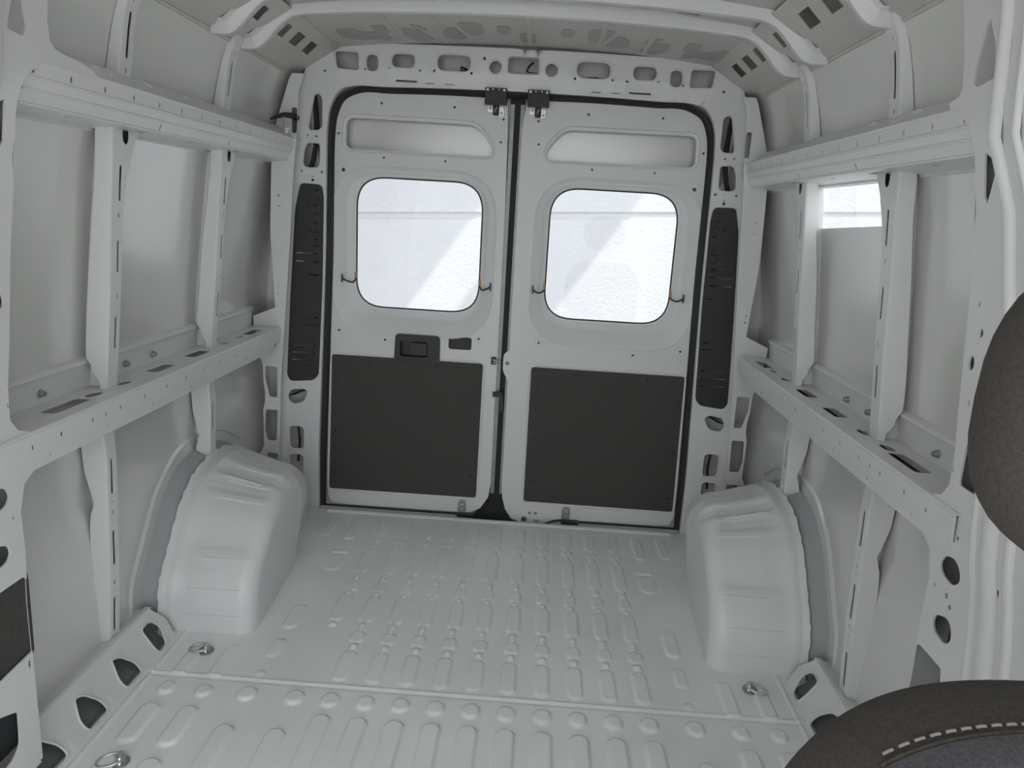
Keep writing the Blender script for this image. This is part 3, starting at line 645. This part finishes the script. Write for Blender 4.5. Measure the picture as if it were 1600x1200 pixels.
for x in (-.45, -.30, .02, .28, .45):
    g.loft([[(x-.012, y, zc(x)-.011), (x-.006, y, zc(x)-.016), (x+.006, y, zc(x)-.016), (x+.012, y, zc(x)-.011)] for y in (2.50, 2.93)], closed=False)
ceil_ = g.build('ceiling', 'roof', smooth=50, kind='structure', label='grey-white metal roof lining with pressed cut-outs above the rear doors', category='ceiling')
for pd in patches: G().plate(pd, t=.002, fn=lambda u, v, w: cl(u, v, w-.003), grid=.07).build('ceiling_patch', 'pad', ceil_, label='darker grey rounded patch')  # thin rounded patches, darker grey than the ceiling sheet
g = G(); g.loft([[(x, y, 2.022-.035*(abs(x)/.75)**2-.16*max(0, (abs(x)-.75)/.2)) for x in [-.93+.062*i for i in range(31)]] for y in (-.3, 3.05)], closed=False)
g.build('roof_outer', 'roof', smooth=60, kind='structure', label='outer roof skin seen through the cut-outs of the ceiling', category='roof')
BP = [(0, 1.928), (.15, 1.927), (.30, 1.924), (.50, 1.915), (.64, 1.905), (.70, 1.898), (.735, 1.884), (.765, 1.859), (.795, 1.826), (.820, 1.803), (.842, 1.793), (.892, 1.791)]
for y0, nm in ((2.437, 'rearmost, nearest the rear doors'), (2.243, 'middle one of the three'), (1.830, 'frontmost one at the upper picture edge')):
    b = smoothline(BP, 3); b = [(-x, z) for x, z in b[:0:-1]]+b
    rings = []
    for i, (x, z) in enumerate(b):
        a_, c_ = b[max(i-1, 0)], b[min(i+1, len(b)-1)]; t = Vector((c_[0]-a_[0], c_[1]-a_[1])).normalized(); n = Vector((-t.y, t.x))
        prof_ = [(-.040, .034), (-.026, .032), (-.020, .026), (-.018, .006), (-.013, 0), (.013, 0), (.018, .005), (.021, .020), (.028, .026), (.040, .026), (.040, .029), (.026, .029), (.016, .024), (.013, .004), (-.013, .004), (-.016, .028), (-.024, .035), (-.040, .037)]
        rings.append([(x+n.x*h, y0+p, z+n.y*h) for p, h in prof_])
    G().loft(rings, caps=True).build('roof_bow', 'paint', smooth=45, label='curved metal roof crossbar spanning both walls, ' + nm, category='roof bow')

# ------------------------------------------------------------------ rear doors
yD = 3.0
def rrect_loop(x0, z0, x1, z1, r, n): return resample(rp([(x0, z0), (x1, z0), (x1, z1), (x0, z1)], r, 10), n)
for s in (-1, 1):
    sd_ = 'left' if s < 0 else 'right'
    root = empty('door_1' if s < 0 else 'door_2', (s*.42, yD, 0), kind='structure',
                 label='white rear cargo door with window and dark lower board, %s' % ('left one with the black inner handle' if s < 0 else 'right one without a handle'), category='door')
    m = (lambda s: (lambda lp: [(s*x, z) for x, z in lp]))(s)
    rec = rp([(.698, 1.666), (.190, 1.664), (.155, 1.640), (.111, 1.585), (.111, 1.547), (.703, 1.547)], [.028, .03, .03, .02, .025, .028], 8)
    nW = 96
    W0 = rrect_loop(.078, .795, .757, 1.482, .19, nW); W1 = rrect_loop(.092, .815, .742, 1.470, .175, nW); W2 = rrect_loop(.112, .858, .712, 1.462, .150, nW)
    W3 = rrect_loop(.118, .868, .700, 1.458, .145, nW); W4 = rrect_loop(.134, .898, .671, 1.448, .125, nW); W5 = rrect_loop(.138, .903, .667, 1.444, .122, nW)
    if s < 0:
        edge = [(.778, .05), (.765, .012), (.70, .004), (.19, .005), (.13, .006), (.085, .03), (.052, .085), (.044, .15), (.044, .80), (.044, 1.3), (.050, 1.65), (.056, 1.754), (.10, 1.766), (.60, 1.772), (.70, 1.752), (.745, 1.70), (.752, 1.60), (.750, 1.35), (.762, .85), (.772, .45), (.782, .2)]
        cut = [rect(.157, .750, .256, .804, .012, 4), rect(.035+.01, .694, .070, .728, .003, 2) if 0 else rect(.050, .696, .069, .727, .003, 2), rect(.340, .705, .464, .778, .008)]
    else:
        edge = [(.782, .05), (.765, .012), (.70, .004), (.30, .003), (.26, .004), (.235, -.006), (.205, -.020), (.10, -.026), (.055, -.012), (.028, .03), (.012, .085), (.006, .15), (.006, .63), (-.010, .655), (-.018, .675), (-.018, .735), (-.008, .752), (.006, .758), (.006, 1.3), (.006, 1.65), (.018, 1.754), (.10, 1.766), (.60, 1.772), (.70, 1.752), (.745, 1.70), (.752, 1.60), (.750, 1.35), (.762, .85), (.772, .45), (.782, .2)]
        cut = [circ(.001, .704, .009, 14), rp([(.100, -.02), (.130, -.02), (.130, .003), (.115, .012), (.100, .003)], .006)]
        cut[1] = rp([(.103, -.020), (.127, -.020), (.127, .004), (.103, .004)], .007)
    dts = [dot(.585, 1.737), dot(.279, 1.736), dot(.573, 1.520), dot(.311, 1.519), circ(.747, 1.461, .008, 12), dot(.768-.025, 1.608), dot(.078, 1.604), dot(.745, .768), dot(.133, .766), dot(.555, .735), dot(.075, 1.70, .005)]
    dts = [circ(x_, z_, r_, 10) for x_, z_, r_ in ((.558, 1.726, .005), (.266, 1.725, .005), (.546, 1.519, .005), (.296, 1.518, .005), (.711, 1.463, .008), (.731, 1.603, .005), (.076, 1.602, .005), (.728, .802, .005), (.128, .801, .005), (.530, .772, .005), (.070, 1.690, .005))]
    bx0, bx1 = (.106, .765)
    board = rp([(.104, .695), (.758, .695), (.772, .078), (.107, .080)], .014, 6)
    hole_b = rp([(.112, .687), (.750, .687), (.764, .086), (.115, .088)], .012, 6)
    g = G()
    g.plate(m(rp(edge, [.01]*len(edge), 3)), [m(h) for h in [rec, [tuple(p) for p in W0], hole_b]+cut+dts], t=.003, fn=lambda u, v, w: (u, yD-w, v))
    # window surround stepping outwards
    dep = ((W0, -.0015), (W1, .006), (W2, .028), (W3, .0325), (W4, .0345), (W5, .043))
    g.loft([[(s*p[0], yD+d_, p[1]) for p in Wk] for Wk, d_ in dep])
    g.tube([(s*p[0], yD-.001, p[1]) for p in W0], .0022, 6, closed=True)
    # recess lip and the bead round it
    rl = resample(rec, 80)
    def offs(lp, o_):
        c = sum((Vector(p) for p in lp), Vector((0, 0)))/len(lp); q = []
        for i, p in enumerate(lp):
            t = Vector(lp[(i+1) % len(lp)])-Vector(lp[i-1]); n_ = Vector((t.y, -t.x)).normalized()
            if n_.dot(Vector(p)-c) < 0: n_ = -n_
            q.append(Vector(p)+n_*o_)
        return q
    g.loft([[(s*p[0], yD+d_, p[1]) for p in offs(rl, o_)] for o_, d_ in ((.016, -.0014), (.012, -.004), (.006, -.003), (0, 0), (-.001, .012))])
    bl = resample(board, 80)
    g.loft([[(s*p[0], yD+d_, p[1]) for p in offs(bl, o_)] for o_, d_ in ((.012, -.0014), (.008, -.0035), (.003, -.0025), (.002, .001))])
    # outer edge return
    ed = m(rp(edge, [.01]*len(edge), 3))
    g.loft([[(x, yD+d_, z) for x, z in ed+ed[:1]] for d_ in (0, .050)], closed=False)
    g.build('inner_panel', 'paint', root, smooth=35)
    # outer skin of door with window hole
    eo = [(-.016 if s > 0 else .02, -.05), (.842, -.05), (.842, 1.83), (.012, 1.83)]
    if s > 0: eo[-1] = (-.012, 1.83)
    g = G(); g.plate(m(eo), [m([tuple(p) for p in offs(W5, .004)])], t=.003, fn=lambda u, v, w: (u, yD+.052-w, v))
    g.build('outer_panel', 'skin', root, smooth=30)
    # inner edge strip by the centre gap
    g = G()
    x0 = .028 if s < 0 else -.004
    g.loft([[(s*(x0), yD+.012, z), (s*(x0+.016), yD+.010, z), (s*(x0+.018), yD+.030, z)] for z in (.10, .60, 1.30, 1.75)], closed=False)
    g.build('edge_flange', 'dull', root, label='thin metal flange by the centre gap')
    # window
    wnm = empty('window_1' if s < 0 else 'window_2', (s*.40, yD+.036, .90), kind='structure', label='clear rounded square window pane in the %s rear door' % sd_, category='window')
    g = G(); g.plate(m([tuple(p) for p in offs(W5, .003)]), t=.004, fn=lambda u, v, w: (u, yD+.046-w, v)); g.build('window_pane', 'glass', wnm, smooth=0)
    g = G(); g.loft([[(s*p[0], yD+d_, p[1]) for p in offs(W5, o_)] for o_, d_ in ((.002, .042), (-.005, .042), (-.005, .0445), (.002, .0445), (.002, .042))]); g.build('window_seal', 'rubber', wnm, smooth=40)
    # trim board
    bd = empty('trim_board', (s*.44, yD-.004, .08), label='dark grey hardboard panel on the lower half of the %s rear door' % sd_, category='door panel')
    G().plate(m(board), t=.003, fn=lambda u, v, w: (u, yD-.0045-w, v)).build('board', 'board', bd, smooth=0, bevel=.0006)
    for x_, z_ in ((.135, .60), (.135, .38), (.135, .18), (.30, .672), (.60, .672), (.74, .58), (.745, .35), (.745, .14), (.44, .10)):
        G().cyl((s*x_, yD-.006, z_), (0, -1, 0), .0075, .0025, 10, .005).build('push_clip', 'plastic', bd)
    # catches at the top
    cx = .101 if s < 0 else .065
    tc = empty('door_catch', (s*cx, yD-.03, 1.70), label='black metal catch bracket over the top of the %s rear door' % sd_, category='door catch')
    g = G()
    for z0_, z1_, ya, yb in ((1.735, 1.795, yR-.012, yR-.004), (1.740, 1.765, yR-.006, yD-.006)):
        g.box((s*cx-.042, ya, z0_), (s*cx+.042, yb, z1_))
    g.add([(s*cx+dx, y_, z_) for dx in (-.042, .042) for y_, z_ in ((yR-.014, 1.797), (yR-.014, 1.745), (yR-.003, 1.738), (yR+.004, 1.797))], [(0, 1, 2, 3), (7, 6, 5, 4), (0, 4, 5, 1), (1, 5, 6, 2), (2, 6, 7, 3), (3, 7, 4, 0)])
    g.build('bracket', 'black', tc, bevel=.001, smooth=0)
    for dx in (-.032, -.012, .012, .032): G().cyl((s*cx+dx, yR-.014, 1.789 - (0 if abs(dx) > .02 else -.002)), (0, -1, 0), .0045 if abs(dx) > .02 else .0025, .002, 10).build('bolt', 'zinc', tc)
    for b0, b1 in (((s*cx-.034, yD-.009, 1.712), (s*cx-.012, yD-.004, 1.745)), ((s*cx+.012, yD-.009, 1.700), (s*cx+.032, yD-.004, 1.745))): G().box(b0, b1).build('zinc_plate', 'zinc', tc, bevel=.0008, smooth=0)
    g = G(); g.box((s*cx-.011, yD-.020, 1.702), (s*cx+.011, yD-.004, 1.738)); g.build('latch_block', 'black', tc, bevel=.003, smooth=0)
    G().tube([(s*cx-.004, yD-.022, 1.715), (s*cx+.004, yD-.022, 1.733)], .003, 8).build('latch_pin', 'zinc', tc)
    for dx, z_ in ((-.022, 1.728), (.022, 1.711)):
        G().cyl((s*cx+dx, yD-.010, z_), (0, -1, 0), .0055, .003, 6).build('nut', 'dull', tc)
    # bottom stay brackets
    bx = .168 if s < 0 else .300
    bb = empty('bottom_bracket', (s*bx, yD-.01, -.01), label='grey bolted strap bracket at the bottom edge of the %s rear door' % sd_, category='bracket')
    G().plate(rp([(bx-.018, .004), (bx+.018, .004), (bx+.018, .066), (bx-.018, .066)], [0, 0, .018, .018], 6) if s > 0 else rp([(-bx-.018, .004), (-bx+.018, .004), (-bx+.018, .066), (-bx-.018, .066)], [0, 0, .018, .018], 6), t=.004, fn=lambda u, v, w: (u, yD-.005-w, v)).build('strap', 'dull', bb, bevel=.0008, smooth=0)
    for z_ in (.022, .046): G().cyl((s*bx, yD-.008, z_), (0, -1, 0), .0075, .003, 12, .005).build('bolt', 'zinc', bb)
    dx0 = -.022 if s < 0 else -.018
    G().box((s*bx-.020, yD-.030, -.008), (s*bx+.058, yD-.004, .007)).build('foot_plate', 'black', bb, bevel=.0012, smooth=0)
    # window contact cables
    for xe, dz in ((.135, 0), (.668, .0)):
        o_ = -1 if xe < .3 else 1
        c_ = empty('contact_cable', (s*xe, yD+.02, 1.02), label='short black cable with tan terminal at the %s edge of the %s rear window' % (('inner' if xe < .3 else 'outer'), sd_), category='cable')
        G().tube([(s*(xe-o_*.004), yD+.034, 1.022), (s*(xe+o_*.008), yD+.022, 1.014 - (.008 if s < 0 else 0)), (s*(xe+o_*.02), yD+.010, 1.010), (s*(xe+o_*.034), yD-.002, 1.016), (s*(xe+o_*.046), yD-.006, 1.026)], .0035, 8).build('lead', 'wire', c_)
        G().box((s*(xe+o_*.046)-.003, yD-.012, 1.008), (s*(xe+o_*.046)+.003, yD-.003, 1.042)).build('end_tab', 'black', c_, bevel=.001, smooth=0)
        G().box((s*xe-.004, yD+.032, 1.012), (s*xe+.004, yD+.040, 1.050)).build('terminal', 'copper', c_, bevel=.001, smooth=0)
    # pressed rings round the low bolt holes
    for x_, z_ in ((.728, .802), (.128, .801)):
        G().tube([(s*x_+.013*math.cos(a), yD-.0018, z_+.013*math.sin(a)) for a in [2*PI*k/18 for k in range(18)]], .0010, 6, closed=True).build('pressed_ring', 'paint', root)
# handle on left door
hd = empty('door_handle', (-.39, yD-.012, .68), label='black plastic recessed pull handle housing on the left rear door', category='handle')
oc = rp([(-.484, .804), (-.292, .803), (-.291, .682), (-.488, .678)], .018, 6)
ic = rp([(-.461, .775), (-.343, .775), (-.343, .709), (-.461, .707)], .008, 5)
n_ = 72; A0, A1 = resample(oc, n_), resample(ic, n_)
g = G(); g.loft([[(p[0], yD-.002, p[1]) for p in A0], [(p[0]*.99-.0039, yD-.014, p[1]*.99+.0074) for p in A0], [(p[0], yD-.015, p[1]) for p in A1], [(p[0], yD+.024, p[1]) for p in A1]])
g.plate(ic, t=.002, fn=lambda u, v, w: (u, yD+.024+w, v)); g.build('housing', 'plastic', hd, smooth=35)
g = G(); g.plate(rect(-.418, .714, -.347, .768, .008), t=.008, fn=lambda u, v, w: (u, yD-.008-w, v)); g.build('pull_lever', 'plastic', hd, bevel=.002, smooth=0)
# dark plate behind small cut-out
G().plate(rect(-.262, .744, -.151, .810, .01), t=.002, fn=lambda u, v, w: (u, yD+.006-w, v)).build('hole_cover', 'board', bpy.data.objects['door_1'], label='dark cover behind the small rectangular cut-out')
# latch between the doors
lt = empty('door_latch', (-.04, yD-.01, .695), label='chrome and black latch at the centre gap between the rear doors', category='latch')
G().box((-.070, yD-.010, .696), (-.048, yD+.01, .728)).build('latch_body', 'black', lt, bevel=.002, smooth=0)
G().tube([(-.062, yD-.014, .718), (-.045, yD-.014, .712), (-.028, yD-.010, .711)], .004, 8).build('latch_bolt', 'zinc', lt)
G().tube([(-.060, yD-.014, .706), (-.040, yD-.014, .702), (-.028, yD-.010, .705)], .003, 8).build('latch_bolt', 'zinc', lt)
sk = empty('striker_plate', (-.03, yD-.01, .48), label='black striker plate bridging the centre gap below the latch', category='striker')
G().box((-.056, yD-.010, .553), (-.012, yD-.003, .576)).build('cross_tab', 'black', sk, bevel=.001, smooth=0)
G().box((-.026, yD-.006, .485), (-.008, yD+.006, .560)).build('back_strip', 'black', sk, bevel=.001, smooth=0)
bt = empty('floor_bolt', (.118, yD-.01, -.03), label='zinc bolt fitting at the bottom centre corner of the right rear door', category='bolt')
G().tube([(.115, yD+.004, -.012), (.115, yD+.004, .004)], .005, 10).build('bolt_rod', 'zinc', bt)
G().box((.160, yD-.010, -.020), (.182, yD-.003, .000)).build('guide_tab', 'zinc', bt, bevel=.001, smooth=0)
for x_ in (.138, .165): G().cyl((x_, yD-.003, .024), (0, -1, 0), .007, .004, 12, .005).build('bolt_head', 'dull', bt)
# centre gap backing strip (rubber seal between doors)
tag(G().plate([(-.13, -.05), (.09, -.05), (.05, -.02), (.015, .06), (.012, .16), (.012, 1.785), (-.046, 1.785), (-.046, .16), (-.060, .07), (-.10, .01)], t=.012, fn=lambda u, v, w: (u, yD+.027-w, v)).build('centre_seal', 'rubber'), 'black rubber strip filling the vertical gap between the two rear doors', 'seal')
# door rubber seal round the opening
R2 = smoothline([(.806, .0), (.803, .25), (.793, .45), (.780, .83), (.770, 1.10), (.767, 1.30), (.764, 1.50), (.759, 1.61), (.747, 1.68), (.715, 1.738), (.655, 1.768), (.60, 1.776), (.54, 1.774), (.45, 1.776), (.30, 1.779), (0, 1.781)])
lp = R2+[(-x, z) for x, z in R2[-2::-1]]
rings = []
for i, (x, z) in enumerate(lp):
    a_, b_ = lp[max(i-1, 0)], lp[min(i+1, len(lp)-1)]; t = Vector((b_[0]-a_[0], b_[1]-a_[1])).normalized(); n_ = Vector((-t.y, t.x))
    if n_.dot(Vector((x, z-.8))) < 0: n_ = -n_
    wdt = lerp([(.1, .030), (.9, .029), (1.3, .028), (1.7, .025), (1.77, .019)], z)
    q = [(n_*(wdt*(-.62)), .010), (n_*(-wdt*.55), -.004), (n_*(-wdt*.1), -.014), (n_*(wdt*.35), -.012), (n_*(wdt*.40), .002), (n_*(wdt*.3), .014)]
    rings.append([(x+v_.x-0, yD-.012+d_, z+v_.y) for v_, d_ in q])
tag(G().loft(rings, caps=True).build('door_seal', 'rubber', smooth=60), 'black rubber seal running round the whole rear door opening', 'seal')
# bottom strip of seal under left door and dark step
g = G(); g.tube([(-.80, yD-.004, -.003), (-.3, yD-.004, -.004), (-.12, yD-.003, -.002), (-.085, yD-.001, .012), (-.050, yD, .070)], .005, 8)
tag(g.build('sill_seal', 'rubber'), 'thin black seal along the bottom edge of the left rear door', 'seal')
g = G(); g.tube([(.004, yD+.002, .085), (.024, yD, .030), (.052, yD-.002, -.012), (.10, yD-.004, -.030), (.205, yD-.004, -.026), (.24, yD-.004, -.010), (.27, yD-.004, -.002), (.50, yD-.004, -.002), (.80, yD-.004, -.002)], .005, 8)
tag(g.build('sill_seal', 'rubber'), 'thin black seal curving under the bottom edge of the right rear door', 'seal')
G().box((-.95, 2.980, -.09), (.95, 3.05, -.045)).build('trim_1', 'paint', smooth=0, kind='structure', label='painted step edge under the rear doors', category='step')

# ------------------------------------------------------------------ tie-down rings
def ring(x, y, ang, label):
    r = empty('tie_down_ring', (x, y, 0), label=label, category='tie-down ring', group=None)
    ca, sa = math.cos(ang), math.sin(ang); T = lambda a, b, c: (x+a*ca-b*sa, y+a*sa+b*ca, c)
    G().cyl(T(0, 0, .002), (0, 0, 1), .024, .004, 20, .020).build('base_cup', 'dull', r, smooth=50)
    G().tube([T(.0+.030*math.cos(a)-.018, .021*math.sin(a), .012+.004*math.cos(a)) for a in [2*PI*k/24 for k in range(24)]], .0035, 8, closed=True).build('ring', 'zinc', r, smooth=60)
    G().tube([T(.004, -.014, .006), T(.004, -.010, .018), T(.004, .010, .018), T(.004, .014, .006)], .006, 8).build('clamp', 'zinc', r, smooth=60)
    G().cyl(T(.010, 0, .006), (0, 0, 1), .008, .010, 12, .006).build('bolt', 'dull', r)
ring(-.812, 1.862, .1, 'metal tie-down ring on the floor in front of the left wheel arch')
ring(.815, 1.876, 2.8, 'metal tie-down ring on the floor in front of the right wheel arch')
ring(-.812, 1.412, .35, 'metal tie-down ring on the floor at the lower left picture edge')

# ------------------------------------------------------------------ driver seat at the lower right
seat = empty('driver_seat', (.60, .50, .35), label='black fabric seat with pale stitching and headrest at the lower right', category='seat')
def sup(cx, hw, z0, z1, y0, th, n=40, bot=False, pw=2.6, m=14):
    """rounded cushion: superellipse outline in x-z, pillowed in y"""
    rings = []
    cz = (z0+z1)/2; hz = (z1-z0)/2
    for k in range(m+1):
        ph = -PI/2+PI*k/m; sc = math.cos(ph)**.35 if 0 < k < m else 0.02; yy = y0+th/2+th/2*math.sin(ph)
        ring = []
        for i in range(n):
            a = 2*PI*i/n; c_, s_ = math.cos(a), math.sin(a)
            x = cx+hw*sc*math.copysign(abs(c_)**(2/pw), c_); z = cz+hz*sc*math.copysign(abs(s_)**(2/pw), s_)
            ring.append((x, yy+.10*(0), z))
        rings.append(ring)
    return G().loft(rings, caps=True)
sup(.585, .158, 1.093, 1.345, .430, .115, n=48, pw=2.7).build('headrest', 'fabric', seat, smooth=70)
# backrest: arched shoulders, rounded over front to back
def seatz(x):
    t = min(.9999, abs(x-.60)/.292); return 1.004-.23*(1-math.sqrt(1-t**4.2))
rings = []
for k in range(19):
    ph = PI*k/18; yy = .458-.060*math.cos(ph); inset = .030*(1-math.sqrt(max(0, math.sin(ph)))); q = (.287-inset)/.287
    ring = [(.60+(x-.60)*q, yy, seatz(x)-inset) for x in [.60+.287*math.sin((-1+2*i/60)*PI/2) for i in range(61)]]
    rings.append([(.60-.287*q, yy, .35)]+ring+[(.60+.287*q, yy, .35)])
G().loft(rings, closed=True, caps=True).build('backrest', 'fabric', seat, smooth=60)
ins = [.60+.222*math.sin((-1+2*i/32)*PI/2) for i in range(33)]
G().loft([[(x, y_, seatz(x)+dz) for x in ins] for y_, dz in ((.4375, -.002), (.436, .0025), (.420, -.0005), (.404, -.008), (.396, -.030), (.393, -.10), (.392, -.25))], closed=False).build('centre_insert', 'insert', seat, smooth=60)
G().tube([(x, .4395, seatz(x)+.0005) for x in ins], .0022, 8).build('piping', 'fabric', seat, smooth=60)
for i in range(44):
    x = .385+.43*i/43
    if x > .70: break
    a, b = Vector((x-.0033, .447, seatz(x-.0033)+.0012)), Vector((x+.0033, .447, seatz(x+.0033)+.0012))
    G().tube([a-Vector((0, 0, .0003)), (a+b)/2+Vector((0, 0, .0001)), b-Vector((0, 0, .0003))], .0012, 6).build('stitch', 'thread', seat)
for x in (.53, .64): G().tube([(x, .47, .97), (x, .485, 1.13)], .006, 10).build('headrest_post', 'zinc', seat)
G().box((.40, -.02, .28), (.82, .50, .42)).build('seat_cushion', 'fabric', seat, bevel=.04, smooth=0)
G().box((.42, 0, .0), (.80, .46, .29)).build('seat_base', 'plastic', seat, bevel=.01, smooth=0)

# fittings that travel with their door become its parts
for o in list(C.objects):
    base = o.name.split('.')[0]
    if o.parent is None and base in ('trim_board', 'door_catch', 'bottom_bracket', 'contact_cable', 'door_handle', 'door_latch', 'floor_bolt'):
        d_ = bpy.data.objects['door_1' if o.location.x < 0 else 'door_2']
        o.parent = d_; o.matrix_parent_inverse = Matrix.Translation(-d_.location)
        del o['category']
        o['label'] = {'trim_board': 'dark grey hardboard panel', 'door_catch': 'black and zinc top catch', 'bottom_bracket': 'grey bolted strap bracket', 'contact_cable': 'short black cable with tan terminal',
                      'door_handle': 'black plastic recessed handle', 'door_latch': 'chrome and black latch', 'floor_bolt': 'zinc bolt fitting'}[base]
